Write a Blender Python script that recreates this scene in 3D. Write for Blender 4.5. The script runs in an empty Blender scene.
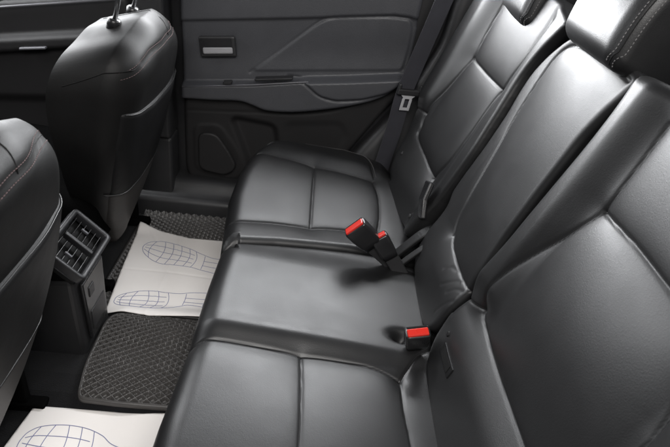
import bpy, math, random
import numpy as np
from mathutils import Vector, Matrix

random.seed(4)
SC = bpy.context.scene
COL = SC.collection

# ------------------------------------------------------------------ camera
# x = towards the rear of the car, y = across the car away from the open door, z = up
yaw, pit, roll = .053, .553, .128
fw = Vector((math.cos(pit)*math.sin(yaw), math.cos(pit)*math.cos(yaw), -math.sin(pit)))
rt0 = Vector((math.cos(yaw), -math.sin(yaw), 0))
up0 = Vector((math.sin(pit)*math.sin(yaw), math.sin(pit)*math.cos(yaw), math.cos(pit)))
rt = rt0*math.cos(roll)+up0*math.sin(roll)
upv = -rt0*math.sin(roll)+up0*math.cos(roll)
cam = bpy.data.cameras.new('camera'); camo = bpy.data.objects.new('camera', cam); COL.objects.link(camo)
M = Matrix((rt, upv, -fw)).transposed().to_4x4(); M.translation = Vector((.221, -.475, 1.172))
camo.matrix_world = M
cam.sensor_width = 36; cam.lens = 566.3/670*36; cam.clip_start = .02; cam.clip_end = 100
cam.dof.use_dof = True; cam.dof.focus_distance = 1.35; cam.dof.aperture_fstop = 7.0
SC.camera = camo

# ------------------------------------------------------------------ world, lamps, exposure
W = bpy.data.worlds.new('World'); SC.world = W; W.use_nodes = True
bg = W.node_tree.nodes['Background']; bg.inputs[0].default_value = (.8, .88, 1, 1); bg.inputs[1].default_value = .05
def area(name, loc, tgt, sx, sy, power, col=(1, 1, 1)):
    l = bpy.data.lights.new(name, 'AREA'); l.shape = 'RECTANGLE'; l.size = sx; l.size_y = sy
    l.energy = power; l.color = col
    o = bpy.data.objects.new(name, l); COL.objects.link(o); o.location = loc
    o.rotation_euler = (Vector(tgt)-Vector(loc)).to_track_quat('-Z', 'Y').to_euler()
    return o
area('window_light_far_rear_door', (.25, 1.56, 1.11), (.2, .2, .93), 1.15, .32, 38, (.96, .975, 1))
area('window_light_far_front_door', (-.85, 1.60, 1.10), (.3, .7, .6), 1.0, .60, 22, (.96, .975, 1))
area('window_light_windscreen', (-1.75, .75, 1.6), (.5, .75, .5), 1.4, .6, 13, (.97, .98, 1))
area('window_light_open_door', (.25, -1.3, 2.1), (.1, .7, .1), 1.4, .8, 60, (1, .975, .95))
area('window_light_rear', (1.6, .9, 2.1), (-.3, .8, .8), 1.2, .6, 14, (.97, .98, 1))
SC.view_settings.view_transform = 'Standard'; SC.view_settings.look = 'None'
SC.view_settings.exposure = .15; SC.view_settings.gamma = 1

# ------------------------------------------------------------------ materials
def mat(name, col, rough=.5, spec=.5, metal=0, bump=None, mottle=0, rvar=0, coat=0, sheen=0):
    m = bpy.data.materials.new(name); m.use_nodes = True
    nt = m.node_tree; N = nt.nodes; L = nt.links; b = N['Principled BSDF']
    b.inputs['Base Color'].default_value = (*col, 1); b.inputs['Roughness'].default_value = rough
    b.inputs['Specular IOR Level'].default_value = spec; b.inputs['Metallic'].default_value = metal
    b.inputs['Coat Weight'].default_value = coat; b.inputs['Coat Roughness'].default_value = .15
    b.inputs['Sheen Weight'].default_value = sheen
    tc = N.new('ShaderNodeTexCoord')
    if mottle:
        n = N.new('ShaderNodeTexNoise'); n.inputs['Scale'].default_value = 23; n.inputs['Detail'].default_value = 6
        L.new(tc.outputs['Object'], n.inputs['Vector'])
        r = N.new('ShaderNodeMix'); r.data_type = 'RGBA'
        r.inputs[6].default_value = (*[c*(1-mottle) for c in col], 1); r.inputs[7].default_value = (*[c*(1+mottle) for c in col], 1)
        L.new(n.outputs['Fac'], r.inputs[0]); L.new(r.outputs[2], b.inputs['Base Color'])
    if rvar:
        n = N.new('ShaderNodeTexNoise'); n.inputs['Scale'].default_value = 14; n.inputs['Detail'].default_value = 5
        L.new(tc.outputs['Object'], n.inputs['Vector'])
        r = N.new('ShaderNodeMapRange'); r.inputs['From Min'].default_value = .3; r.inputs['From Max'].default_value = .7
        r.inputs['To Min'].default_value = rough-rvar; r.inputs['To Max'].default_value = rough+rvar
        L.new(n.outputs['Fac'], r.inputs['Value']); L.new(r.outputs[0], b.inputs['Roughness'])
    if bump:
        prev = None
        for kind, sc, st, dist in bump:
            if kind == 'v':
                t = N.new('ShaderNodeTexVoronoi'); t.feature = 'SMOOTH_F1'; t.inputs['Smoothness'].default_value = .4; o = 'Distance'
            else:
                t = N.new('ShaderNodeTexNoise'); t.inputs['Detail'].default_value = 4; o = 'Fac'
            t.inputs['Scale'].default_value = sc; L.new(tc.outputs['Object'], t.inputs['Vector'])
            bp = N.new('ShaderNodeBump'); bp.inputs['Strength'].default_value = st; bp.inputs['Distance'].default_value = dist
            L.new(t.outputs[o], bp.inputs['Height'])
            if prev: L.new(prev.outputs[0], bp.inputs['Normal'])
            prev = bp
        L.new(prev.outputs[0], b.inputs['Normal'])
    return m
LEATHER = mat('black_leather', (.0095, .0095, .0100), .42, .5, bump=[('n', 35, .10, .0012), ('n', 150, .05, .0005), ('v', 600, .24, .0005)], mottle=.15, rvar=.025)
LEATHER2 = mat('black_leather_side', (.006, .006, .0064), .52, .24, bump=[('n', 12, .3, .004), ('v', 620, .35, .0005)], mottle=.15, rvar=.04)
PLAST = mat('black_grained_plastic', (.018, .018, .019), .48, .45, bump=[('v', 900, .3, .0004), ('n', 30, .15, .001)], mottle=.2, rvar=.05)
PLASTG = mat('satin_black_plastic', (.013, .013, .014), .3, .5, rvar=.05, bump=[('n', 200, .1, .0003)])
LOWP = mat('seat_lower_plastic', (.022, .020, .019), .5, .4, bump=[('v', 700, .4, .0005)], mottle=.2)
DOORM = mat('soft_touch_door_trim', (.044, .045, .050), .46, .45, bump=[('v', 520, .5, .0006), ('n', 12, .1, .002)], mottle=.1, rvar=.04)
DOORL = mat('hard_door_trim', (.011, .0105, .011), .58, .35, bump=[('v', 800, .3, .0004)], mottle=.15)
CARPET = mat('black_carpet', (.010, .010, .011), .95, .1, bump=[('n', 500, 1, .004)], mottle=.5, sheen=.05)
RUBBER = mat('rubber_mat', (.050, .047, .045), .40, .45, bump=[('n', 300, .3, .0006)], mottle=.2, rvar=.06)
RUBBERD = mat('rubber_mat_edge', (.022, .022, .022), .6, .35, bump=[('n', 400, .5, .001)], mottle=.2)
DARKF = mat('dark_seat_fabric', (.004, .004, .004), .95, .0, bump=[('n', 600, .5, .001)], mottle=.3)
EDGE = mat('pale_trim_and_highlight', (.10, .10, .11), .35, .5, mottle=.1)  # pale grey trim; on the door armrests its colour paints in highlights
LEATHERF = mat('front_seat_leather', (.006, .0058, .0058), .50, .26, bump=[('n', 35, .12, .0015), ('n', 150, .05, .0005), ('v', 600, .24, .0005)], mottle=.15, rvar=.04)
BEZ = mat('vent_bezel_plastic', (.020, .020, .022), .42, .5, bump=[('v', 900, .2, .0004)], mottle=.1)
CHROME = mat('polished_chrome', (.75, .75, .76), .12, metal=1, rvar=.03)
SATIN = mat('satin_silver', (.55, .55, .57), .36, metal=.7, rvar=.05)
STEEL = mat('brushed_steel', (.60, .60, .62), .35, metal=.45, rvar=.08)
RED = mat('red_plastic', (.50, .022, .014), .32, .5, rvar=.06, mottle=.06)
PAPER = mat('white_paper', (.80, .765, .735), .85, .2, bump=[('n', 6, .4, .01), ('n', 700, .25, .0003)], mottle=.02)
INK = mat('blue_ink', (.18, .19, .32), .8, .2, mottle=.25)
WEB = mat('seat_belt_webbing', (.030, .030, .036), .7, .25, bump=[('n', 900, .5, .0005)], mottle=.2, sheen=.1)
SEAM = mat('seam_thread', (.006, .006, .006), .7, .2, mottle=.3)
STITCH = mat('grey_stitching', (.15, .145, .145), .65, .3, mottle=.3)
STITCHR = mat('dark_red_stitching', (.13, .085, .085), .6, .3, mottle=.3)
PIPE = mat('pocket_piping', (.02, .02, .02), .38, .5, mottle=.2)
SILLC = mat('pale_sill', (.16, .16, .145), .5, .4, mottle=.1)

# ------------------------------------------------------------------ helpers
ROOT = {}
def thing(name, label, cat, loc, group=None):
    o = bpy.data.objects.new(name, None); COL.objects.link(o); o.location = loc; o.empty_display_size = .05
    o['label'] = label; o['category'] = cat
    if group: o['group'] = group
    ROOT[o] = np.array(loc, float)
    return o
def offs(p):
    while p is not None and p not in ROOT: p = p.parent
    return ROOT[p] if p is not None else np.zeros(3)
def build(name, V, F, m, parent=None, smooth=True, base=None):
    V = np.asarray(V, float)
    if parent is not None: off = offs(parent)
    else:
        off = np.array(base if base is not None else [(V[:, 0].min()+V[:, 0].max())/2, (V[:, 1].min()+V[:, 1].max())/2, V[:, 2].min()], float)
    me = bpy.data.meshes.new(name); me.from_pydata([tuple(v) for v in (V-off)], [], [tuple(int(i) for i in f) for f in F]); me.update()
    me.materials.append(m)
    me.polygons.foreach_set('use_smooth', [smooth]*len(me.polygons))
    o = bpy.data.objects.new(name, me); COL.objects.link(o)
    if parent is not None: o.parent = parent
    else: o.location = off; ROOT[o] = off
    return o
def tag(o, label, cat, group=None):
    o['label'] = label; o['category'] = cat
    if group: o['group'] = group
    return o
def struct(o): o['kind'] = 'structure'; return o
def bevel(o, w=.003, seg=3):
    md = o.modifiers.new('bevel', 'BEVEL'); md.width = w; md.segments = seg; md.limit_method = 'ANGLE'
    md.harden_normals = False
    return o
class MB:
    def __init__(s): s.V = []; s.F = []
    def add(s, V, F):
        n = len(s.V); s.V += [tuple(v) for v in V]; s.F += [tuple(i+n for i in f) for f in F]; return s
    def hexa(s, P):  # 8 points: bottom loop 0-3, top loop 4-7
        return s.add(P, [(3, 2, 1, 0), (4, 5, 6, 7), (0, 1, 5, 4), (1, 2, 6, 5), (2, 3, 7, 6), (3, 0, 4, 7)])
    def box(s, c, U, V, N, su, sv, sn):
        c = np.array(c, float); U, V, N = [np.array(a, float)/np.linalg.norm(a) for a in (U, V, N)]
        P = [c+U*a*su/2+V*b*sv/2+N*k*sn/2 for k in (-1, 1) for a, b in ((-1, -1), (1, -1), (1, 1), (-1, 1))]
        return s.hexa(P)
    def aab(s, x0, x1, y0, y1, z0, z1):
        return s.box(((x0+x1)/2, (y0+y1)/2, (z0+z1)/2), (1, 0, 0), (0, 1, 0), (0, 0, 1), x1-x0, y1-y0, z1-z0)
    def tube(s, P, r, n=8, cap=True):
        P = [np.array(p, float) for p in P]; R = r if hasattr(r, '__len__') else [r]*len(P)
        base = len(s.V); pn = None
        for i, p in enumerate(P):
            t = P[min(i+1, len(P)-1)]-P[max(i-1, 0)]; t /= np.linalg.norm(t)+1e-12
            if pn is None:
                a = np.array((0, 0, 1.)) if abs(t[2]) < .9 else np.array((1., 0, 0)); pn = np.cross(t, a)
            pn = pn-t*(pn@t); pn /= np.linalg.norm(pn)+1e-12; q = np.cross(t, pn)
            for k in range(n):
                a = 2*math.pi*k/n; s.V.append(tuple(p+R[i]*(math.cos(a)*pn+math.sin(a)*q)))
        for i in range(len(P)-1):
            for k in range(n):
                k2 = (k+1) % n; s.F.append((base+i*n+k, base+i*n+k2, base+(i+1)*n+k2, base+(i+1)*n+k))
        if cap:
            s.F.append(tuple(base+k for k in range(n))[::-1]); s.F.append(tuple(base+(len(P)-1)*n+k for k in range(n)))
        return s
    def strap(s, P, S, w, t):  # flat ribbon: path P, side vectors S
        base = len(s.V); P = [np.array(p, float) for p in P]
        for i, p in enumerate(P):
            tg = P[min(i+1, len(P)-1)]-P[max(i-1, 0)]; tg /= np.linalg.norm(tg)
            sd = np.array(S[i] if hasattr(S[0], '__len__') else S, float); sd = sd-tg*(sd@tg); sd /= np.linalg.norm(sd)
            nn = np.cross(tg, sd); ww = w[i] if hasattr(w, '__len__') else w
            for a, b in ((-1, -1), (1, -1), (1, 1), (-1, 1)): s.V.append(tuple(p+sd*a*ww/2+nn*b*t/2))
        for i in range(len(P)-1):
            for k in range(4):
                k2 = (k+1) % 4; s.F.append((base+4*i+k, base+4*i+k2, base+4*i+4+k2, base+4*i+4+k))
        s.F.append((base+3, base+2, base+1, base)); m_ = base+4*(len(P)-1); s.F.append((m_, m_+1, m_+2, m_+3))
        return s
    def out(s, name, m, parent=None, smooth=True, **k): return build(name, s.V, s.F, m, parent, smooth, **k)

def nrm(a): a = np.array(a, float); return a/np.linalg.norm(a)
def ss(a, b, x):
    t = np.clip((x-a)/(b-a), 0, 1); return t*t*(3-2*t)
def crom(P, step=.006, closed=False):
    P = [np.array(p, float) for p in P]; n = len(P); out = []
    if n == 2 and not closed:
        k = max(2, int(np.linalg.norm(P[1]-P[0])/step)); return np.array([P[0]+(P[1]-P[0])*i/k for i in range(k+1)])
    rng = range(n) if closed else range(n-1)
    for i in rng:
        if closed: a, b, c, d = P[(i-1) % n], P[i], P[(i+1) % n], P[(i+2) % n]
        else:
            b, c = P[i], P[i+1]; a = P[i-1] if i else 2*b-c; d = P[i+2] if i+2 < n else 2*c-b
        k = max(2, int(np.linalg.norm(c-b)/step))
        for j in range(k):
            t = j/k; out.append(.5*((2*b)+(c-a)*t+(2*a-5*b+4*c-d)*t*t+(3*b-a-3*c+d)*t**3))
    if not closed: out.append(P[-1])
    return np.array(out)
def rpoly(P, r, step=.006):
    """polygon with rounded corners"""
    P = [np.array(p[:2], float) for p in P]; n = len(P); o = []
    for i in range(n):
        a, b, c = P[i-1], P[i], P[(i+1) % n]
        rr = min(r, .45*np.linalg.norm(a-b), .45*np.linalg.norm(c-b))
        p0 = b+(a-b)/np.linalg.norm(a-b)*rr; p1 = b+(c-b)/np.linalg.norm(c-b)*rr
        for t in np.linspace(0, 1, 7): o.append((1-t)**2*p0+2*t*(1-t)*b+t*t*p1)
    return np.array(o)
def segd(U, V, P, closed=False):
    """distance from points to a polyline, and nearest point"""
    best = np.full(U.shape, 1e9); bx = np.zeros(U.shape); by = np.zeros(U.shape)
    n = len(P)
    for i in range(n if closed else n-1):
        a = P[i]; b = P[(i+1) % n]; d = b-a; L = d@d
        if L < 1e-12: continue
        t = np.clip(((U-a[0])*d[0]+(V-a[1])*d[1])/L, 0, 1); x = a[0]+t*d[0]; y = a[1]+t*d[1]
        q = np.hypot(U-x, V-y); m = q < best
        best = np.where(m, q, best); bx = np.where(m, x, bx); by = np.where(m, y, by)
    return best, bx, by
def inside(U, V, P):
    c = np.zeros(U.shape, bool); n = len(P)
    for i in range(n):
        x0, y0 = P[i]; x1, y1 = P[(i+1) % n]
        if y0 == y1: continue
        c ^= ((y0 > V) != (y1 > V)) & (U < (x1-x0)*(V-y0)/(y1-y0)+x0)
    return c
def wav(u, v, s, k, seed=0):
    r = np.random.RandomState(seed); o = 0
    for i in range(6):
        a = r.uniform(0, 6.28); f = k*r.uniform(.6, 1.8); o = o+np.sin((u*np.cos(a)+v*np.sin(a))*f+r.uniform(0, 6.28))
    return o*s/6

class Frame:
    def __init__(s, O, U, V, N): s.O = np.array(O, float); s.U = nrm(U); s.V = nrm(V); s.N = nrm(N)
    def pt(s, u, v, h):
        u, v, h = [np.asarray(a, float)[..., None] for a in (u, v, h)]
        return s.O+u*s.U+v*s.V+h*s.N
class Skin:
    """a padded, upholstered or moulded surface: an outline in a frame, rounded at its rim, raised and grooved"""
    def __init__(s, fr, outline, H=None, R=.03, seams=(), plats=(), res=.004, depth=.06, taper=None):
        s.taper = taper; s.fr = fr; s.ol = np.array([p[:2] for p in outline], float); s.H = H or (lambda u, v: 0*u); s.R = R
        s.seams = [(crom(p), a, w1, b, w2) for p, a, w1, b, w2 in seams]; s.plats = plats; s.res = res; s.depth = depth
    def rr(s, x, y): return s.R(x, y) if callable(s.R) else np.full(np.shape(x), float(s.R))
    def height(s, u, v, d=None):
        if d is None: d, bx, by = segd(u, v, s.ol, True)
        else: d, bx, by = d
        R = s.rr(bx, by); q = np.clip(1-d/R, 0, 1); h = s.H(u, v)-R*(1-np.sqrt(1-q*q))
        for P, hh, w in s.plats:
            P = np.asarray(P, float); e = segd(u, v, P, True)[0]; e = np.where(inside(u, v, P), e, -e)
            h = h+hh*ss(-w/2, w/2, e)
        for P, a, w1, b, w2 in s.seams:
            e = segd(u, v, P)[0]
            h = h-a*np.exp(-(e/w1)**2)-b*np.exp(-e/w2)
        return h
    def mesh(s, name, m, parent=None, base=None):
        u0, v0 = s.ol.min(0)-s.res; u1, v1 = s.ol.max(0)+s.res
        nu = int((u1-u0)/s.res)+2; nv = int((v1-v0)/s.res)+2
        gu, gv = np.meshgrid(u0+np.arange(nu)*s.res, v0+np.arange(nv)*s.res, indexing='ij')
        keep = inside(gu[:-1, :-1]+s.res/2, gv[:-1, :-1]+s.res/2, s.ol)
        idx = np.arange(nu*nv).reshape(nu, nv)
        q = np.stack([idx[:-1, :-1], idx[1:, :-1], idx[1:, 1:], idx[:-1, 1:]], -1)[keep]
        used = np.unique(q); re = np.full(nu*nv, -1); re[used] = np.arange(len(used)); q = re[q]
        U = gu.ravel()[used]; V = gv.ravel()[used]
        e = np.concatenate([q[:, [0, 1]], q[:, [1, 2]], q[:, [2, 3]], q[:, [3, 0]]])
        key = np.minimum(e[:, 0], e[:, 1])*10**7+np.maximum(e[:, 0], e[:, 1])
        _, inv, cnt = np.unique(key, return_inverse=True, return_counts=True)
        be = e[cnt[inv] == 1]; bv = np.unique(be)
        d, bx, by = segd(U, V, s.ol, True); d = np.where(inside(U, V, s.ol), d, 0)
        isb = np.zeros(len(U), bool); isb[bv] = True; d = np.where(isb, 0, d)
        R = s.rr(bx, by); th = np.pi/2*np.clip(1-d/R, 0, 1); nd = np.where(d < R, R*(1-np.sin(th)), d)
        k = np.where(d > 1e-9, nd/np.maximum(d, 1e-9), 0)
        U2 = np.where(d < R, bx+(U-bx)*k, U); V2 = np.where(d < R, by+(V-by)*k, V)
        h = s.height(U2, V2, (nd, bx, by))
        P = s.fr.pt(U2, V2, h); n = len(P)
        F = q.tolist()
        low = np.full(n, -1); low[bv] = n+np.arange(len(bv))
        dpt = s.depth(U2[bv], V2[bv]) if callable(s.depth) else s.depth
        tu, tv = s.taper(U2[bv], V2[bv]) if s.taper else (0, 0); mid = s.fr.pt(U2[bv]+tu, V2[bv]+tv, h[bv]-dpt)
        P = np.concatenate([P, mid])
        F += [(a_, c_, b2, a2) for (a_, c_), (b2, a2) in zip(be[:, ::-1].tolist(), low[be].tolist())]
        if np.cross(s.fr.U, s.fr.V)@s.fr.N < 0: F = [tuple(f)[::-1] for f in F]
        return build(name, P, F, m, parent, base=base)
    def line(s, P, lift=0, smooth=True):
        P = crom(P) if smooth else np.array(P, float); h = s.height(P[:, 0], P[:, 1]); return s.fr.pt(P[:, 0], P[:, 1], h+lift)
    def cords(s, name, lines, r, m, parent, lift=0):
        b = MB()
        for P in lines: b.tube(s.line(P, lift), r, 6)
        return b.out(name, m, parent)
    def stitches(s, name, lines, r, m, parent, lift=.0006, L=.0048, gap=.0022):
        b = MB()
        for P in lines:
            Q = s.line(P, lift); D = np.concatenate([[0], np.cumsum(np.linalg.norm(np.diff(Q, axis=0), axis=1))]); t = 0
            while t+L < D[-1]:
                T = [t, t+L*.5, t+L]; X = np.stack([np.interp(T, D, Q[:, i]) for i in range(3)], 1)
                b.tube(X, [r*.6, r, r*.6], 5); t += L+gap
        return b.out(name, m, parent)

# ------------------------------------------------------------------ the setting: floor, sills, pillar, rear trim
fl = MB(); fl.aab(-1.5, .6, -.45, 1.52, -.06, -.004)
struct(fl.out('floor', CARPET, None, False))
tn = MB()
prof = [(.36, -.004), (.42, .005), (.47, .03), (.52, .042), (.68, .042), (.73, .03), (.78, .005), (.84, -.004)]
for (y0, z0), (y1, z1) in zip(prof, prof[1:]):
    b = len(tn.V); tn.V += [(-.9, y0, z0), (.5, y0, z0), (.5, y1, z1), (-.9, y1, z1)]; tn.F.append((b, b+1, b+2, b+3))
struct(tn.out('floor_tunnel', CARPET))
# far side sill (step trim) under the doors
CF = Frame((0, 0, 0), (1, 0, 0), (0, 1, 0), (0, 0, 1))
sk = Skin(CF, rpoly([(-1.4, 1.36), (.45, 1.36), (.45, 1.52), (-1.4, 1.52)], .02), H=lambda u, v: .075+.05*ss(1.38, 1.44, v), R=.02, res=.01, depth=.08)
struct(sk.mesh('door_sill', PLAST))
# body side behind the doors, rear wheel arch trim, luggage cover
wl = MB(); wl.aab(-1.6, -.42, 1.50, 1.52, -.05, .70); wl.aab(-.4199, 1.3, 1.50, 1.52, -.05, .97)
struct(wl.out('body_side', PLASTG, None, False))
BF0 = Frame((0, 1.49, 0), (1, 0, 0), (0, 0, 1), (0, -1, 0))
sk = Skin(BF0, rpoly([(.2, .02), (.36, .30), (.53, .55), (.60, .72), (.63, .97), (1.2, .97), (1.2, .02)], .04), H=lambda u, v: .05+.03*ss(.5, .25, v), R=.03, res=.008, depth=.05)
struct(sk.mesh('wheel_arch_trim', PLAST))
lc = MB(); lc.aab(.86, 1.5, -.4, 1.5, .62, .64); struct(lc.out('luggage_cover', CARPET, None, False))
fs_ = MB(); fs_.aab(.50, .85, -.4, 1.45, -.004, .235); struct(fs_.out('dark_under_filler', CARPET, None, False))  # dark filler box, added to hide the lit gap behind the cushion
# B pillar
pl = MB()
for z0, z1, x0, x1, x2, x3 in ((.0, .3, -.44, -.30, -.42, -.30), (.3, 1.05, -.42, -.30, -.39, -.31)):
    pl.hexa([(x0, 1.39, z0), (x1, 1.39, z0), (x1, 1.50, z0), (x0, 1.50, z0), (x2, 1.40, z1), (x3, 1.40, z1), (x3, 1.50, z1), (x2, 1.50, z1)])
struct(bevel(pl.out('door_pillar', PLAST, None, False), .012))

# ------------------------------------------------------------------ far rear door
def door_rear():
    t = thing('car_door', 'far rear door with charcoal armrest trim, silver inner handle and speaker grille', 'car door', (.15, 1.47, .02), None)
    D = Frame((0, 1.46, 0), (1, 0, 0), (0, 0, 1), (0, -1, 0))
    ol = rpoly([(-.262, .97), (-.268, .5), (-.272, .30), (-.272, .15), (-.245, .07), (-.19, .03), (-.10, .015), (.10, .015), (.22, .09), (.343, .29), (.43, .43), (.515, .56), (.565, .66), (.585, .78), (.60, .97)], .03)
    pocket = rpoly([(-.10, .375), (.06, .36), (.10, .12), (.10, .03), (-.02, .03), (-.02, .16), (-.05, .25)], .03)
    pocket2 = rpoly([(.10, .375), (.30, .40), (.33, .35), (.22, .14), (.14, .06), (.12, .16)], .03)
    arch = rpoly([(-.235, .335), (-.14, .345), (-.075, .255), (-.035, .165), (-.09, .12), (-.235, .15)], .03)
    S = Skin(D, ol, R=.012, depth=.03, res=.005, H=lambda u, v: -.012+0*u,
             plats=[(pocket, -.018, .03), (pocket2, -.003, .03), (arch, .0025, .010)],
             seams=[([(-.26, .385), (-.12, .395), (.0, .405), (.12, .412), (.26, .44), (.40, .50)], .002, .004, 0, .01)])
    S.mesh('lower_trim', DOORL, t)
    edge = crom([(-.266, .444), (-.16, .449), (-.068, .456), (-.02, .446), (.03, .432), (.12, .436), (.21, .453), (.321, .482), (.40, .512), (.455, .545), (.492, .585), (.508, .64), (.512, .76), (.508, .785), (.52, .97)], .01)
    up = np.concatenate([edge, np.array([(.0, .97), (-.262, .97), (-.266, .7)])])
    shelf = np.array([(-.32, .487), (-.02, .522), (.138, .550), (.30, .572), (.56, .612), (.56, .30), (-.32, .30)])
    padl = rpoly([(.150, .556), (.30, .576), (.487, .606), (.478, .575), (.44, .545), (.36, .515), (.27, .500), (.215, .508), (.185, .528)], .018)
    top = np.array([(-.32, .695), (.12, .752), (.43, .797), (.48, .796), (.52, .79), (.60, .80), (.60, 1.1), (-.32, 1.1)])
    wedge = rpoly([(-.028, .56), (.183, .742), (.225, .764), (.42, .79), (.485, .787), (.497, .75), (.487, .62)], .02)
    Su = Skin(D, up, R=.010, depth=.05, res=.004, H=lambda u, v: .004-.006*np.exp(-((v-.62-.11*u)/.07)**2),
             plats=[(shelf, .034, .014), (padl, .009, .010), (top, .010, .012), (wedge, .0035, .008)],
             seams=[([(-.035, .553), (.08, .652), (.183, .744), (.225, .766), (.33, .782), (.45, .792), (.492, .78), (.498, .70), (.487, .62)], .0028, .0035, 0, .01),
                    ([(.10, .556), (.14, .553), (.175, .532), (.21, .508), (.27, .497), (.36, .511), (.44, .540), (.482, .572), (.49, .60)], .004, .004, 0, .01)])
    Su.mesh('trim_panel', DOORM, t)
    # armrest pull cup: dark plate stands in for its shaded recess
    b = MB(); b.box((.052, 1.424, .553), (1, 0, .14), (0, 1, 0), (0, 0, 1), .130, .03, .010)
    bevel(b.out('pull_cup_shade', PLASTG, t, False), .004)
    b = MB(); b.box((-.105, 1.424, .5215), (1, 0, .13), (0, 1, 0), (0, 0, 1), .03, .022, .012)
    bevel(b.out('window_switch', PLASTG, t, False), .003)
    # pale tube painting in the highlight along the shelf edge
    b = MB(); b.tube([(-.262, 1.424, .487), (-.02, 1.422, .522), (.138, 1.422, .549), (.17, 1.424, .553)], .0028, 6); b.out('armrest_edge_highlight', EDGE, t)
    # inner handle: bezel, recess, lever
    c = np.array((-.143, 1.462, .634)); U = nrm((1, 0, .115)); V = nrm((-.115, 0, 1)); N = np.array((0, -1., 0))
    HF = Frame(c, U, V, N)
    bz = bevel(MB().box(c+N*.018, U, V, N, .122, .068, .016).out('handle_bezel', PLAST, t, False), .006)
    bevel(MB().box(c+N*.0275-U*.003+V*.004, U, V, N, .104, .052, .004).out('recess', PLASTG, bz, False), .0015)
    bevel(MB().box(c+N*.034-V*.011+U*.002, U, V, nrm((0, -1, .8)), .100, .020, .010).out('door_handle', SATIN, t, False), .004)
    # speaker grille with fine ribs
    G = Frame((0, 1.446, 0), (1, 0, 0), (0, 0, 1), (0, -1, 0))
    g = Skin(G, rpoly([(-.215, .315), (-.15, .32), (-.10, .25), (-.07, .19), (-.11, .15), (-.215, .165)], .035), R=.006, depth=.004, res=.0025,
             H=lambda u, v: .006+.0012*np.sin(u*1500)*np.sin(v*1500))
    g.mesh('speaker_grille', DOORL, t)
    return t
door_rear()

# ------------------------------------------------------------------ far front door
def door_front():
    t = thing('car_door', 'nearly black far front door seen past the front seats, with pale window ledge', 'car door', (-.85, 1.47, .02), None)
    D = Frame((0, 1.46, 0), (1, 0, 0), (0, 0, 1), (0, -1, 0))
    band = rpoly([(-1.4, .47), (-.9, .525), (-.56, .585), (-.50, .62), (-.53, .635), (-.9, .575), (-1.4, .51)], .01)
    S = Skin(D, rpoly([(-1.35, .02), (-.43, .02), (-.425, .68), (-.44, .765), (-.9, .69), (-1.35, .63)], .03), R=.02, depth=.03, res=.007,
             plats=[(band, .03, .02), (rpoly([(-1.4, .1), (-.5, .1), (-.48, .40), (-.9, .36), (-1.4, .32)], .05), -.02, .04)])
    S.mesh('trim_panel', DOORL, t)
    b = MB(); b.strap([(-1.3, 1.443, .605), (-.9, 1.443, .672), (-.47, 1.443, .748)], (0, 0, 1), .006, .01); b.out('window_seal', EDGE, t)
    b = MB(); b.strap([(-1.3, 1.49, .64), (-.9, 1.49, .70), (-.435, 1.49, .80)], (0, 0, 1), .10, .02); b.out('window_ledge', SILLC, t)
    b = MB(); b.box((-.75, 1.418, .566), (1, 0, .14), (0, 1, 0), (0, 0, 1), .09, .016, .008); bevel(b.out('door_handle', EDGE, t, False), .003)  # pale bar painting in a small highlight on the armrest band
door_front()

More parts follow.
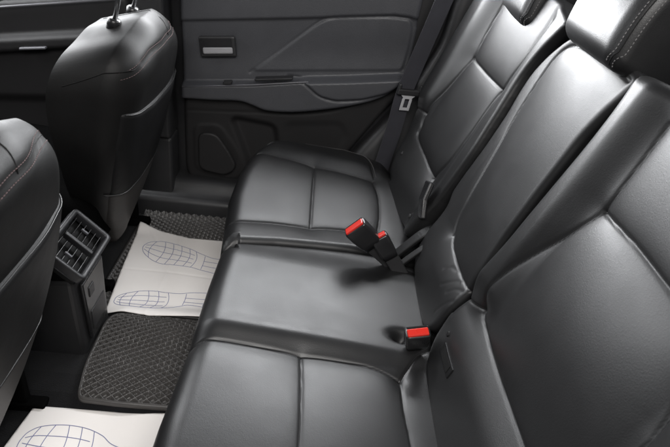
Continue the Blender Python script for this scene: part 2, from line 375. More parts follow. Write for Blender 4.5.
# ------------------------------------------------------------------ front seats
def front_seat():
    yc = .25
    t = thing('front_seat', 'near black leather front seat seen from behind, its shoulder cut by the left edge', 'car seat', (-.4, yc, 0), 'front seats seen from behind')
    V = nrm((.190, 0, .68)); N = nrm((.68, 0, -.190)); Fm = Frame((-.402, yc, .12), (0, 1, 0), V, N)
    T = .685
    hw = [(-.07, .05), (0, .085), (.05, .12), (.12, .165), (.22, .21), (.32, .235), (.40, .248), (.50, .246), (.56, .238), (.61, .218), (.645, .180), (.667, .125), (T+.004, .06), (T+.006, 0)]
    ol = crom([(w, s) for s, w in hw]+[(-w, s) for s, w in hw[-2::-1]], .01, True)
    ins = [(w-.035 if w > .05 else 0, s-.032*ss(.45, .62, s)) for s, w in hw]
    rim = [(.236, T-.165), (.222, T-.11), (.190, T-.062), (.12, T-.040), (0, T-.034), (-.10, T-.046), (-.16, T-.066), (-.2, T-.085), (-.2235, T-.098)]
    seamY = [(0, T-.03), (.0, T-.012), (.0, T+.002)]
    H = lambda u, v: .022*(1-(u/.25)**2)+.018*np.sin(np.clip(v/T, 0, 1)*np.pi)+wav(u, v, .0012, 22, 3)
    S = Skin(Fm, ol, H=H, R=.075, depth=lambda u, v: .02+.10*ss(.0, .55, v), taper=lambda u, v: (0*u, -.075*ss(.35, T, v)), res=.005, seams=[(rim[:-2], .003, .005, .003, .02)])
    back = S.mesh('backrest', LEATHERF, t)
    off = [(w, s+.0065) for w, s in rim]
    # the seam carries on forward round the near shoulder
    hs = ol[ol[:, 0] > 0]; hs = hs[np.argsort(hs[:, 1])]; wpp = lambda q: np.interp(q, hs[:, 1], hs[:, 0])
    def wrap(ds, lift=0):
        P = []
        for k in np.linspace(0, .10, 16):
            q = T-.098-k*.35+ds; kk = k/(.02+.10*ss(0, .55, q)); P.append(Fm.pt(-wpp(q)-.0003-lift, q-.075*ss(.35, T, q)*kk, H(-wpp(q), q)-.075-k))
        return P
    L0 = S.line([p for p in rim if p[0] > -.17]); A0 = []
    for th in np.linspace(.75, math.pi/2, 7):
        q = T-.076-.022*(th-.75)/(math.pi/2-.75); u_ = -wpp(q)+.075*(1-math.sin(th)); A0.append(Fm.pt(u_-.0008*math.sin(th), q, H(u_, q)-.075*(1-math.cos(th))+.0008*math.cos(th)))
    b = MB(); b.tube(crom(list(L0[:-2:4])+A0+list(np.array(wrap(0))[1::3]), .004), .0014, 6); b.out('seam', SEAM, back)
    S.stitches('stitching', [off, [(w, s-.0065) for w, s in rim]], .0008, STITCHR, back)
    # panel seam running forward over the top
    b = MB(); c0 = S.line([(.02, T-.036), (.025, T-.02), (.03, T-.006), (.03, T+.003)]); 
    P = list(c0[:-1])+[Fm.pt(.03, T+.006-.075*k/.12+.0008, H(.03, T)-.075-k) for k in (0, .02, .06, .11)]; b.tube(P, .0013, 6); b.out('shoulder_seam', SEAM, back)
    # map pocket with piped top edge
    wp = lambda s: np.interp(s, [a for a, _ in hw], [w for _, w in hw])
    po = [(wp(s)-.020, s) for s in (.22, .3, .4, .46, .498)]; po = [(-w, s) for w, s in po]+[(w, s) for w, s in po[::-1]]
    Sp = Skin(Fm, rpoly(po, .01), H=lambda u, v: S.height(u, v)+.006+.004*np.cos(u*6)*ss(.2, .45, v)*ss(.2, .1, abs(u))+wav(u, v, .0015, 30, 8)*ss(.2, .1, abs(u)), R=.005, depth=.012, res=.006)
    pk = Sp.mesh('map_pocket', LEATHER2, t)
    Sp.cords('piping', [[(-.221, .496), (-.12, .4975), (0, .498), (.12, .4975), (.221, .496)]], .0014, PIPE, pk, .0005)
    # hard lower back panel
    lo = [(wp(s)-.018, s) for s in (-.055, .0, .05, .12, .2, .235)]; lo = [(-w, s) for w, s in lo]+[(w, s) for w, s in lo[::-1]]
    Sl = Skin(Fm, rpoly(lo, .02), H=lambda u, v: S.height(u, v)+.006, R=.006, depth=.02, res=.006)
    lp = Sl.mesh('lower_back_panel', LOWP, t)
    Sl.cords('panel_lip', [[(-.205, .231), (0, .232), (.205, .231)]], .0022, PIPE, lp, .0005)
    # seat base
    Fc = Frame((-.62, yc, .34), (1, 0, -.06), (0, 1, 0), (.06, 0, 1))
    Skin(Fc, rpoly([(-.30, -.25), (.24, -.25), (.24, .25), (-.30, .25)], .06), R=.05, depth=.12, res=.012).mesh('seat_cushion', DARKF, t)
    b = MB(); b.aab(-.86, -.42, yc-.215, yc+.215, .10, .22); bevel(b.out('seat_base', PLAST, t, False), .03)
    for sy in (-.19, .19):
        b = MB(); b.aab(-.95, -.36, yc+sy-.016, yc+sy+.016, .0, .03); b.aab(-.85, -.40, yc+sy-.01, yc+sy+.01, .03, .12)
        bevel(b.out('seat_rail', DARKF, t, False), .004)
    # headrest posts and head restraint
    top = Fm.O+V*(T-.002)
    for sy in (-.075, .075):
        p = top-N*.105-V*.020+np.array((0, sy, 0))
        c = MB(); c.tube([p-V*.02, p+V*.004, p+V*.008], [.017, .017, .013], 16); sl = c.out('post_sleeve', PLASTG, t)
        c = MB(); c.tube([p, p+V*.30], .0065, 16); c.out('headrest_post', CHROME, t)
    Fh = Frame(top-N*.04+V*.19, (0, 1, 0), V, N)
    Skin(Fh, rpoly([(-.13, 0), (.13, 0), (.13, .18), (-.13, .18)], .06), H=lambda u, v: .01+0*u, R=.04, depth=.07, res=.008).mesh('headrest', LEATHER, t)
    return t
def copy_tree(o, parent=None):
    c = o.copy(); COL.objects.link(c); c.parent = parent
    for ch in list(o.children): copy_tree(ch, c)
    return c
fs = front_seat()
fs2 = copy_tree(fs); fs2.location = (-.4, 1.09, 0)
fs2['label'] = 'far black leather front seat with visible chrome headrest posts, beside the far door'

# ------------------------------------------------------------------ rear bench
CFr = Frame((0, 0, .315), (1, 0, -.1), (0, 1, 0), (.1, 0, 1))
BFr = Frame((.525, 0, .28), (0, 1, 0), (.347, 0, .938), (-.938, 0, .347))
Hc = lambda u, v: .055*ss(.88, 1.28, v)
Hb = lambda u, v: .075*ss(.9, 1.35, u)
SG = (.004, .0045, .008, .022)   # groove depth, width, pillow depth, width
def seam(P, a=.004, w=.0045, b=.008, w2=.022): return (P, a, w, b, w2)

near = thing('rear_bench_seat', 'wide near section of the black leather rear bench, two seats with fold-down centre armrest', 'car seat', (.3, .4, .0))
far = thing('rear_bench_seat', 'single far section of the black leather rear bench beside the far door', 'car seat', (.3, 1.1, .0))

# near + middle cushion
nm = [(-.001, .402), (.037, .413), (.121, .414), (.234, .411), (.329, .41), (.393, .406), (.448, .386)]
yj1 = [(.452, .385), (.49, .447), (.53, .48)]; yj2 = [(.452, .385), (.452, .30), (.458, .214), (.462, .05), (.462, -.12)]
nc = [(.234, .407), (.240, .30), (.244, .178), (.248, -.12)]
buckhole = [(.445, .475), (.475, .47), (.50, .475)]
ol = rpoly([(-.012, -.16), (-.012, .20), (-.004, .40), (-.004, .60), (.0, .762), (.05, .782), (.136, .803), (.24, .822), (.338, .834), (.42, .838), (.54, .838), (.54, -.16)], .010)
Rc = lambda x, y: np.where(x < .03, .052, np.where(y > .7, .022, .02))
Hn = lambda u, v: Hc(u, v)+wav(u, v, .0009, 16, 1)+.012*ss(.41, .46, v)*ss(.80, .70, v)+.010*np.sin(np.clip((v+.1)/.5, 0, 1)*np.pi)*np.sin(np.clip(u/.46, 0, 1)*np.pi)+.004*np.exp(-((v-.455)/.03)**2)*ss(-.02, .08, u)*ss(.45, .3, u)-.030*np.exp(-((u-.462)**2/.024**2+(v-.505)**2/.016**2))+.004*np.exp(-((v-.09)/.16)**2)
Sn = Skin(CFr, ol, H=Hn, R=Rc, depth=.12, res=.003, seams=[seam(nm, .0032, .0028, 0.0077, 0.0230), seam(yj1, .0032, .0028, 0.0046, 0.0171), seam(yj2, .0032, .0028, 0.0054, 0.0171), seam(nc, .0032, .0028, 0.0070, 0.0253)])
cu = Sn.mesh('seat_cushion', LEATHER, near)
Sn.cords('seam', [nm, yj1, yj2, nc], .0011, SEAM, cu)
# far cushion
gapf = [(-.004, .776), (.05, .79), (.136, .813), (.24, .832), (.338, .846), (.42, .852), (.54, .852)]
outer = [(.004, 1.241), (.05, 1.236), (.11, 1.231), (.213, 1.222), (.32, 1.213), (.413, 1.202)]
inner = [(-.011, .881), (.04, .890), (.105, .905), (.18, .916), (.229, .924), (.331, .938), (.429, .945)]
cross = [(.216, 1.223), (.221, 1.08), (.228, .928)]
rear_ = [(.413, 1.202), (.432, 1.12), (.436, 1.03), (.430, .945), (.445, .90), (.50, .875)]
ol = rpoly(gapf+[(.54, 1.34), (.47, 1.36), (.39, 1.39), (.316, 1.419), (.109, 1.385), (.05, 1.335), (.0, 1.235), (-.02, 1.12), (-.026, 1.01), (-.014, .88)], .009)
Hf = lambda u, v: Hc(u, v)+wav(u, v, .0009, 16, 2)+.012*ss(1.22, 1.29, v)*ss(.46, .36, u)-.02*ss(1.30, 1.42, v)-.03*ss(.44, .50, u)*ss(1.2, 1.3, v)
Rf = lambda x, y: np.where(x < .04, .05, np.where(y > 1.2, .04, .02))
rim2 = [(.035, 1.285), (.075, 1.335), (.12, 1.358), (.2, 1.368), (.31, 1.382), (.37, 1.36), (.40, 1.30), (.42, 1.215)]
Sf = Skin(CFr, ol, H=Hf, R=Rf, depth=.12, res=.003, seams=[seam(outer, .0032, .0028, 0.0061, 0.0208), seam(inner, .0032, .0028, 0.0077, 0.0230), seam(cross, .0032, .0028, 0.0077, 0.0277), seam(rear_, .0032, .0028, 0.0061, 0.0171), seam(rim2, .0032, .0028, 0.0015, 0.0115)])
fc = Sf.mesh('seat_cushion', LEATHER, far)
Sf.cords('seam', [outer, inner, cross, rear_, rim2], .0011, SEAM, fc)
Sf.stitches('stitching', [[(a+.006, b+.004) for a, b in rim2]], .0008, STITCH, fc)

# near backrest
nin2 = [(.414, .187), (.424, .225), (.412, .29), (.391, .36), (.366, .43), (.348, .496), (.350, .563), (.361, .66)]
nbt = [(.414, .187), (.40, .172), (.272, .166), (.118, .172), (-.12, .18)]
n1 = [(.498, .150), (.455, .165), (.414, .187)]
ncr = [(.348, .496), (.27, .502), (.202, .505), (.02, .503)]
nside = [(.02, .66), (.02, .503), (-.02, .40), (-.03, .34), (-.02, .18)]
ol = rpoly([(.485, .70), (.474, .64), (.472, .56), (.475, .44), (.480, .32), (.498, .19), (.500, .10), (.486, .02), (.44, -.03), (.30, -.045), (-.3, -.045), (-.3, .71), (.36, .71)], .03)
Hnb = lambda u, v: Hb(u, v)+.016*np.sin(np.clip((u+.02)/.42, 0, 1)*np.pi)*np.sin(np.clip((v-.17)/.33, 0, 1)*np.pi)+wav(u, v, .0009, 16, 5)+.028*ss(.36, .43, u)*ss(.14, .24, v)+.012*ss(.17, .09, v)+.022*ss(.0, -.08, u)
Sb = Skin(BFr, ol, H=Hnb, R=lambda x, y: np.where((x > .47) & (y > .1), .03, .025), depth=.14, res=.0032,
          seams=[seam(nin2, .0032, .0028, 0.0094, 0.0230), seam(nbt, .0032, .0028, 0.0086, 0.0230), seam(n1, .0032, .0028, 0.0037, 0.0138), seam(ncr, .0032, .0028, 0.0070, 0.0230), seam(nside, .0032, .0028, 0.0077, 0.0230)])
nb = Sb.mesh('backrest', LEATHER, near)
Sb.cords('seam', [nin2, nbt, n1, ncr, nside], .0011, SEAM, nb)
# child seat anchor slot in the lower bolster: frame, and a dark strip painting its shaded opening
Q = Sb.line([(.423, .056), (.383, .057), (.338, .060)], .0)
b = MB(); b.strap([p+BFr.N*.0005 for p in Q], BFr.V, .026, .004); sf = bevel(b.out('anchor_slot', LEATHER2, nb, False), .0015)
b = MB(); b.strap([p+BFr.N*.0028 for p in Q[2:-2]], BFr.V, .017, .002); b.out('slot_shade', SEAM, sf, False)
Q = Sb.line([(.437, .080), (.431, .080)]); b = MB(); b.tube([Q[0]-BFr.N*.002, Q[0]+BFr.N*.0015, Q[0]+BFr.N*.002], [.006, .006, .004], 14); b.out('anchor_stud', LEATHER2, nb)

# centre armrest backrest
strip = [(.768, .675), (.825, .656), (.850, .613), (.847, .535), (.836, .46), (.805, .37), (.772, .25), (.756, .19), (.735, .158)]
top_ = [(.768, .675), (.70, .682), (.60, .683), (.525, .676)]
low_ = [(.735, .158), (.70, .150), (.628, .146), (.56, .149), (.512, .156)]
ol = rpoly([(.514, .20), (.524, .29), (.530, .42), (.530, .55), (.518, .61), (.506, .65), (.505, .69), (.56, .708), (.68, .708), (.80, .70), (.850, .67), (.884, .62), (.902, .565), (.898, .51), (.884, .455), (.878, .36), (.885, .25), (.884, .205), (.862, .18), (.852, .13), (.843, .04), (.80, .0), (.69, -.018), (.55, -.012), (.508, .02), (.506, .10)], .025)
crease = [[(.56, .10), (.545, .125), (.525, .14)], [(.60, .09), (.575, .125), (.56, .14)], [(.545, .05), (.535, .08), (.52, .11)], [(.64, .11), (.625, .13), (.60, .14)]]
Hm = lambda u, v: Hb(u, v)+wav(u, v, .0009, 16, 6)+0*u+.010*ss(.17, .08, v)+.010*np.sin(np.clip((u-.51)/.32, 0, 1)*np.pi)*ss(.12, .3, v)
Sm = Skin(BFr, ol, H=Hm, R=lambda x, y: np.where(x < .60, .014, .012), depth=.15, res=.003,
          seams=[seam(strip, .0032, .0028, 0.0070, 0.0208), seam(top_, .0032, .0028, 0.0061, 0.0171), seam(low_, .0032, .0028, 0.0077, 0.0208)]+[(c, .0012, .0045, 0, .01) for c in crease])
am = Sm.mesh('centre_armrest', LEATHER, near)
Sm.cords('seam', [strip, top_, low_], .0011, SEAM, am)

# far backrest
fseam = [(1.213, .66), (1.206, .56), (1.202, .488), (1.222, .38), (1.25, .266), (1.240, .22), (1.225, .19), (1.118, .174), (1.035, .160)]
fright = [(.945, .684), (.975, .58), (.993, .48), (.995, .384), (.998, .30), (1.008, .225), (1.035, .16)]
fcross = [(1.202, .487), (1.1, .482), (.993, .48)]
fbol = [(1.25, .266), (1.30, .255), (1.355, .240)]
fdn = [(1.035, .16), (.998, .115), (.985, .05)]
ol = rpoly([(.856, .70), (.873, .67), (.903, .61), (.913, .54), (.903, .455), (.890, .33), (.896, .22), (.91, .05), (.92, .0), (1.107, -.02), (1.248, .02), (1.30, .10), (1.355, .238), (1.393, .33), (1.413, .50), (1.40, .60), (1.37, .69), (1.30, .74), (1.0, .735)], .03)
Hfb = lambda u, v: Hb(u, v)+wav(u, v, .0009, 16, 7)+.016*ss(.99, .93, u)+.022*ss(1.21, 1.28, u)*ss(.2, .32, v)-.02*ss(1.33, 1.41, u)+.012*ss(.17, .06, v)
Sfb = Skin(BFr, ol, H=Hfb, R=lambda x, y: np.where(x > 1.2, .04, .014), depth=.15, res=.0032,
           seams=[seam(fseam, .0032, .0028, 0.0086, 0.0208), seam(fright, .0032, .0028, 0.0077, 0.0208), seam(fcross, .0032, .0028, 0.0077, 0.0253), seam(fbol, .0032, .0028, 0.0046, 0.0162), seam(fdn, .0032, .0028, 0.0031, 0.0115)])
fb = Sfb.mesh('backrest', LEATHER, far)
Sfb.cords('seam', [fseam, fright, fcross, fbol, fdn], .0011, SEAM, fb)
for uv in ((.99, .035), (1.235, .115)):
    Q = Sfb.line([uv, (uv[0]+.005, uv[1])]); b = MB(); b.tube([Q[0]-BFr.N*.002, Q[0]+BFr.N*.002, Q[0]+BFr.N*.003], [.0075, .0075, .005], 14); b.out('anchor_stud', PLAST, fb)

# headrests
def headrest(parent, u0, u1, v0, h0, dp=.10):
    Fh = Frame(BFr.O+BFr.N*h0, BFr.U, BFr.V, BFr.N)
    ol = rpoly([(u0, v0+.015), (u0+.02, v0), (u1-.02, v0), (u1, v0+.015), (u1, v0+.19), (u0, v0+.19)], .03)
    S = Skin(Fh, ol, H=lambda u, v: .012*np.sin(np.clip((u-u0)/(u1-u0), 0, 1)*np.pi)+.014*np.sin(np.clip((v-v0)/.19, 0, 1)*np.pi), R=.035, depth=dp, res=.0035,
             seams=[([(u0+.017, v0+.19), (u0+.017, v0+.03), (u0+.03, v0+.006)], .002, .004, 0, .01)])
    o = S.mesh('headrest', LEATHER, parent)
    a = [(u0+.010, v0+.18), (u0+.010, v0+.05), (u0+.014, v0+.028), (u0+.026, v0+.008)]
    b = [(u0+.0045, v0+.18), (u0+.0045, v0+.05), (u0+.008, v0+.026), (u0+.020, v0+.006)]
    S.cords('seam', [[(p[0]*.5+q[0]*.5, p[1]*.5+q[1]*.5) for p, q in zip(a, b)]], .0012, SEAM, o)
    S.stitches('stitching', [[(x+.002, y) for x, y in a], [(x-.0030, y) for x, y in b]], .0010, STITCH, o)
    P = Fh.pt(u0*.5+u1*.5, v0+.02, -.06)
    for du in (-.06, .06):
        bb = MB(); bb.tube([P+BFr.U*du-BFr.V*.10, P+BFr.U*du+BFr.V*.03], .006, 12); bb.out('headrest_post', CHROME, parent)
headrest(near, .53, .80, .674, .045, .14)
headrest(far, 1.04, 1.36, .632, .04, .15)
headrest(near, .05, .31, .70, .03)

struct_dark = MB(); struct_dark.aab(.49, .62, .80, .90, .08, .275); bevel(struct_dark.out('dark_gap_filler', DARKF, far, False), .006)  # dark filler added behind the hinge covers to keep the gap black
# hinge covers between far and centre seat backs
b = MB(); b.strap(crom([(.470, .838, .275), (.50, .842, .31), (.535, .85, .345), (.565, .86, .36), (.59, .87, .355)], .01), (0, 1, .2), .032, .012)
bevel(b.out('hinge_cover', LEATHER2, far, False), .004)
b = MB(); b.strap(crom([(.478, .792, .275), (.51, .800, .305), (.545, .808, .335), (.575, .812, .345)], .01), (0, 1, .2), .02, .010)
bevel(b.out('hinge_cover', LEATHER2, near, False), .003)

# ------------------------------------------------------------------ buckles
def buckle(label, base, tip, side, w=.040, th=.022, ln=.062, cat='buckle', strapw=.03):
    base = np.array(base, float); tip = np.array(tip, float); A = nrm(tip-base); S = nrm(np.array(side, float)-A*(np.dot(side, A))); N = np.cross(S, A)
    t = thing('seat_belt_buckle', label, cat, tuple(base), 'seat belt buckles of the rear bench')
    # housing: tapered block with open mouth
    c = MB(); n = 24; rings = [(-ln, .80, .86), (-ln*.75, .94, .96), (-ln*.3, 1, 1), (-.004, 1.0, 1.0), (0, .95, .93)]
    for z, a, b_ in rings:
        for k in range(n):
            q = 2*math.pi*k/n; cx = math.copysign(abs(math.cos(q))**.32, math.cos(q)); cy = math.copysign(abs(math.sin(q))**.32, math.sin(q))
            c.V.append(tuple(tip+A*z+S*cx*w/2*a+N*cy*th/2*b_))
    for i in range(len(rings)-1):
        for k in range(n): c.F.append((i*n+k, i*n+(k+1) % n, (i+1)*n+(k+1) % n, (i+1)*n+k))
    c.F.append(tuple(range(n))[::-1]); c.F.append(tuple((len(rings)-1)*n+k for k in range(n)))
    c.out('housing', PLASTG, t)
    bevel(MB().box(tip+A*.0015+N*.0025, S, N, A, w*.84, th*.60, .007).out('release_button', RED, t, False), .0025)
    bevel(MB().box(tip+A*.0012-N*th*.36, S, N, A, w*.80, th*.13, .0015).out('tongue_slot', SEAM, t, False), .0003)
    L = np.linalg.norm(tip-base)
    if L > ln:
        P = [base-A*.03, base, tip-A*(ln-.012)]
        c = MB(); c.strap(P, S, [strapw, strapw, strapw*1.05], .012); bevel(c.out('stalk', PLAST, t, False), .004)
    return t
buckle('larger of the two crossed black buckles between middle and far seats', (.452, .790, .288), (.338, .768, .400), (.81, .05, .65), .064, .036, .082, strapw=.048)
buckle('smaller buckle tucked behind the larger crossed one between middle and far seats', (.474, .775, .275), (.406, .780, .370), (.81, .15, .60), .048, .032, .072, strapw=.038)
buckle('upright black buckle with bright red button standing in the dark hollow beside the near backrest', (.490, .478, .265), (.479, .450, .346), (1, .18, -.05), .056, .031, .062)

# black strap and buckle stowed against the far backrest
b = MB(); P = Sfb.fr
b.strap([P.pt(.90, .085, .02), P.pt(.925, .13, .038), P.pt(.945, .18, .042)], BFr.U, .05, .016)
st = bevel(b.out('stowed_buckle', PLASTG, None, False), .005)
tag(st, 'black stowed belt buckle lying against the lower inner edge of the far backrest', 'buckle')

# ------------------------------------------------------------------ far seat belt
t = thing('seat_belt', 'far side seat belt hanging past the door with silver latch plate', 'seat belt', (.55, 1.40, .3))
yb = 1.375
def dp(x, z): return (x, yb, z)
path = crom([(.60, 1.39, 1.0), (.555, 1.385, .82), (.515, 1.378, .66), (.492, 1.372, .56), (.480, 1.37, .44), (.462, 1.37, .31), (.45, 1.37, .20)], .02)
b = MB(); b.strap(path, (1, .25, .0), .058, .0022); b.out('webbing', WEB, t, False)
c = np.array((.508, 1.358, .578)); U = nrm((1, .2, -.05)); V = nrm((.12, 0, 1)); N = nrm((.2, -1, 0))
lp = bevel(MB().box(c, U, V, N, .082, .020, .016).box(c-U*.037+V*.014, U, V, N, .010, .026, .014).box(c+U*.037+V*.014, U, V, N, .010, .026, .014).out('latch_holder', PLAST, t, False), .004)
mb = MB(); d0 = c-V*.010
mb.hexa([tuple(d0+U*a+V*v+N*k) for k in (-.0015, .0015) for a, v in ((-.026, 0), (.026, 0), (.013, -.014), (-.013, -.014))][:8])
mb.box(d0-U*.0125-V*.030, U, V, N, .009, .034, .003).box(d0+U*.0125-V*.030, U, V, N, .009, .034, .003).box(d0-V*.0495, U, V, N, .034, .010, .003)
bevel(mb.out('latch_plate', STEEL, t, False), .0008)

# ------------------------------------------------------------------ centre console with rear air vents
t = thing('centre_console', 'black rear face of the centre console with twin air vents between the front seats', 'console', (-.36, .65, 0))
BL = np.array((-.302, .572, .303)); BR = np.array((-.306, .752, .298)); TR = np.array((-.372, .748, .366)); TL = TR+(BL-BR)
cY = nrm(BR-BL); cU = nrm(TR-BR); cN = nrm(np.cross(cU, cY)); cN = cN if cN[0] > 0 else -cN
w_ = .18; h_ = np.linalg.norm(TR-BR); cc = (BL+BR+TL+TR)/4
b = MB()
# body: rear face falls from the vents to the floor and widens
b.hexa([(-.9, .585, -.0), (-.318, .585, -.0), (-.318, .752, -.0), (-.9, .752, -.0), (-.9, .580, .24), (-.322, .580, .285), (-.322, .745, .285), (-.9, .745, .24)])
bevel(b.out('console_body', PLAST, t, False), .014)
b = MB(); b.hexa([(-.9, .575, .235), (-.316, .575, .288), (-.316, .750, .288), (-.9, .750, .235), (-.9, .575, .28), (-.39, .575, .335), (-.39, .750, .335), (-.9, .750, .28)])
bevel(b.out('console_hood', DARKF, t, False), .008)
b = MB(); b.hexa([(-.318, .612, .075), (-.308, .612, .075), (-.308, .718, .075), (-.318, .718, .075), (-.318, .600, .262), (-.308, .600, .262), (-.308, .728, .262), (-.318, .728, .262)])
tp = bevel(b.out('trim_plate', PLASTG, t, False), .004)
b = MB(); b.box((-.3075, .64, .218), (0, 1, 0), (0, 0, 1), (1, 0, 0), .03, .03, .004); bevel(b.out('socket_cover', PLAST, tp, False), .002)
b = MB(); b.aab(-.309, -.3062, .622, .708, .10, .16); bevel(b.out('access_flap', PLAST, tp, False), .002)
# bezel ring
VF = Frame(cc, cY, cU, cN)
def frame_ring(wy, wu, bw, r0, dep, lift, name, m, parent):
    # rounded rectangular frame with a softly crowned section
    o_ = rpoly([(-wy/2, -wu/2), (wy/2, -wu/2), (wy/2, wu/2), (-wy/2, wu/2)], r0); i_ = rpoly([(-wy/2+bw, -wu/2+bw), (wy/2-bw, -wu/2+bw), (wy/2-bw, wu/2-bw), (-wy/2+bw, wu/2-bw)], r0*.45)
    n = len(o_); sec = [(0, -dep), (0, -.004), (.06, -.0015), (.18, 0), (.55, 0), (.85, -.0015), (1, -.004), (1, -dep)]; b = MB()
    for f, h in sec:
        for k in range(n): q = o_[k]*(1-f)+i_[k]*f; b.V.append(tuple(VF.pt(q[0], q[1], h+lift)))
    for a in range(len(sec)-1):
        for k in range(n): b.F.append((a*n+k, a*n+(k+1) % n, (a+1)*n+(k+1) % n, (a+1)*n+k))
    return b.out(name, m, parent)
vent = frame_ring(w_+.014, h_+.022, .013, .014, .022, .014, 'air_vent', BEZ, t)
MB().box(cc-cN*.022, cY, cU, cN, w_, h_, .01).out('vent_back', SEAM, vent, False)
bevel(MB().box(cc+cN*.005, cY, cU, cN, .012, h_-.014, .016).out('divider', BEZ, vent, False), .003)
for sgn in (-1, 1):
    c0 = cc+cY*sgn*.042
    for i in range(6):
        bevel(MB().box(c0+cU*(-.0375+.015*i)-cN*.003, cY, nrm(cU*.25+cN), nrm(cU-cN*.25), .074, .013, .0016).out('slat', PLASTG, vent, False), .0005)
    bevel(MB().box(c0+cU*.004+cN*.006+cY*.01*sgn, cY, cU, cN, .006, .020, .006).out('vent_slider', EDGE, vent, False), .0015)

# ------------------------------------------------------------------ rubber mats (raised diamond lattice)
def diamond(u, v, a=.0142, b=.0098, ang=0):
    p = (u/a+v/b)*.5; q = (u/a-v/b)*.5
    dp_ = np.abs(p-np.round(p)); dq = np.abs(q-np.round(q)); d = np.minimum(dp_, dq)*2
    return .011*(1-ss(.15, .30, d))
def mat_mesh(name, ol, H, label, res=.0016, edge=.010):
    ol = np.array(ol, float)
    def HH(u, v):
        d = segd(u, v, ol, True)[0]; k = ss(edge*.7, edge, d)
        return H(u, v)+diamond(u, v)*k+.011*(1-k)
    S = Skin(CF, ol, H=HH, R=.003, depth=.008, res=res)
    o = S.mesh(name, RUBBER); return tag(o, label, 'floor mat', 'diamond patterned rubber floor mats')
mat_mesh('floor_mat', rpoly([(-.292, .446), (-.305, .55), (-.312, .72), (-.30, .765), (-.2, .775), (.06, .765), (.06, .446), (-.2, .443)], .02),
         lambda u, v: .009+np.interp(v, [q[0] for q in prof], [q[1] for q in prof])+.0015*np.sin(u*20), 'middle diamond patterned rubber mat draped over the hump between the two paper sheets')
mat_mesh('floor_mat', rpoly([(-.40, .80), (-.40, 1.42), (-.2, 1.43), (.05, 1.43), (.05, .80)], .03),
         lambda u, v: -.003+.03*ss(1.33, 1.41, v), 'far diamond patterned rubber mat showing beyond the far paper sheet at the door sill', .0022)
mat_mesh('floor_mat', rpoly([(-.40, -.05), (-.40, .400), (.05, .405), (.05, -.05)], .03),
         lambda u, v: -.003+.0*u, 'near rubber mat mostly hidden under the near paper sheet', .004)

# ------------------------------------------------------------------ paper mats with printed footprints
def paper(ol, H, label, folds=()):
    S = Skin(CF, np.array(ol, float), H=H, R=.0006, depth=.0008, res=.004, seams=folds)
    o = S.mesh('paper_mat', PAPER); tag(o, label, 'paper sheet', 'protective paper foot mats'); return S, o
def footprint(S, par, top, bot, heel, bars, nlong=3):
    """outline, cross and lengthwise curves of a printed sole; top and bottom edges share their x range"""
    T = crom(top, .004); B = crom(bot, .004); lines = [list(crom([tuple(q) for q in bot[::-1]]+[((top[0][0]+bot[0][0])/2-.002, (top[0][1]+bot[0][1])/2)]+[tuple(q) for q in top], .004))]
    xt = lambda x: np.interp(x, T[:, 0], T[:, 1]); xb = lambda x: np.interp(x, B[:, 0], B[:, 1])
    x0 = min(T[0, 0], B[0, 0]); 
    xe = bars[-1]
    for x in bars:
        bow = .010*(1 if x > x0+.06 else -1)
        lines.append([(x+bow*math.sin(math.pi*k/6)-0, xt(x)*(k/6)+xb(x)*(1-k/6)) for k in range(7)])
    for j in range(1, nlong+1):
        f = j/(nlong+1); xs = np.linspace(x0+.006, xe, 9); lines.append([(x, xt(x)*f+xb(x)*(1-f)) for x in xs])
    for x in heel[:2]: lines.append([(x, xt(x)-.004), (x+.002, (xt(x)+xb(x))/2), (x, xb(x)+.004)])
    for f in (.3, .6): lines.append([(heel[0], xt(heel[0])*f+xb(heel[0])*(1-f)), (heel[2], xt(heel[2])*f+xb(heel[2])*(1-f))])
    b = MB()
    for L in lines:
        P = S.line(L, .0004, smooth=len(L) < 60)
        b.strap(P, [tuple(np.cross(P[min(i+1, len(P)-1)]-P[max(i-1, 0)], (0, 0, 1))) for i in range(len(P))], .0017, .0004)
    b.out('printed_footprint', INK, par, False)
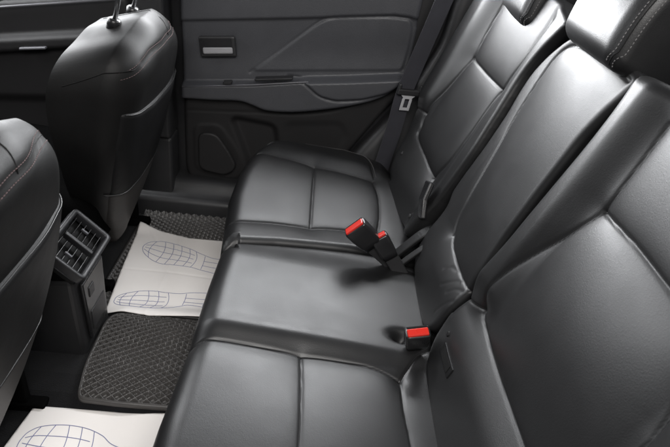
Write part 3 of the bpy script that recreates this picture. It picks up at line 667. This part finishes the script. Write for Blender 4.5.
S1, p1 = paper(rpoly([(-.388, 1.262), (-.30, 1.228), (-.20, 1.200), (-.09, 1.198), (.05, 1.21), (.06, .775), (-.10, .768), (-.21, .758), (-.345, .776)], .002),
               lambda u, v: .017+.024*ss(.84, .77, v)*ss(-.36, -.28, u)+.004*np.sin(v*11)*np.cos(u*9)+.012*ss(1.19, 1.25, v)*ss(-.3, -.39, u), 'far white paper sheet printed with two blue footprints behind the far front seat', [([(-.40, .985), (-.2, .990), (.06, .982)], .0016, .004, 0, .01), ([(-.225, .74), (-.222, 1.0), (-.226, 1.24)], -.0012, .004, 0, .01), ([(-.36, 1.26), (-.30, 1.16), (-.27, 1.10)], .0014, .005, 0, .01)])
footprint(S1, p1, [(-.332, 1.134), (-.322, 1.148), (-.300, 1.158), (-.270, 1.160), (-.225, 1.148), (-.175, 1.130), (-.133, 1.108), (-.08, 1.09), (.0, 1.10), (.03, 1.07)],
          [(-.334, 1.108), (-.325, 1.086), (-.305, 1.062), (-.280, 1.042), (-.249, 1.030), (-.197, 1.032), (-.152, 1.030), (-.11, 1.02), (.0, 1.00), (.03, 1.03)], (-.12, -.065, .0), [-.30, -.27, -.24, -.21, -.18, -.155])
footprint(S1, p1, [(-.334, .850), (-.318, .866), (-.275, .885), (-.236, .891), (-.194, .890), (-.154, .892), (-.107, .904), (.0, .91), (.03, .88)],
          [(-.334, .825), (-.318, .813), (-.29, .804), (-.249, .798), (-.209, .799), (-.174, .812), (-.14, .832), (-.11, .842), (.0, .83), (.03, .85)], (-.135, -.075, .0), [-.31, -.28, -.25, -.22, -.19])
S2, p2 = paper(rpoly([(-.386, .432), (-.30, .434), (-.20, .436), (-.13, .434), (.05, .45), (.05, -.06), (-.45, -.06)], .002),
               lambda u, v: .017+.010*ss(.36, .44, v)*ss(-.2, -.09, u)+.003*np.sin(v*9+1)*np.cos(u*8), 'near white paper sheet with part of a blue footprint, cut by the bottom photo edge')
footprint(S2, p2, [(-.373, .342), (-.366, .360), (-.344, .377), (-.298, .386), (-.248, .383), (-.205, .368), (-.17, .345), (-.1, .33), (.0, .33), (.03, .30)],
          [(-.372, .315), (-.360, .290), (-.33, .270), (-.298, .262), (-.248, .262), (-.205, .27), (-.17, .275), (-.1, .27), (.0, .25), (.03, .28)], (-.14, -.08, .0), [-.345, -.315, -.285, -.255, -.225])
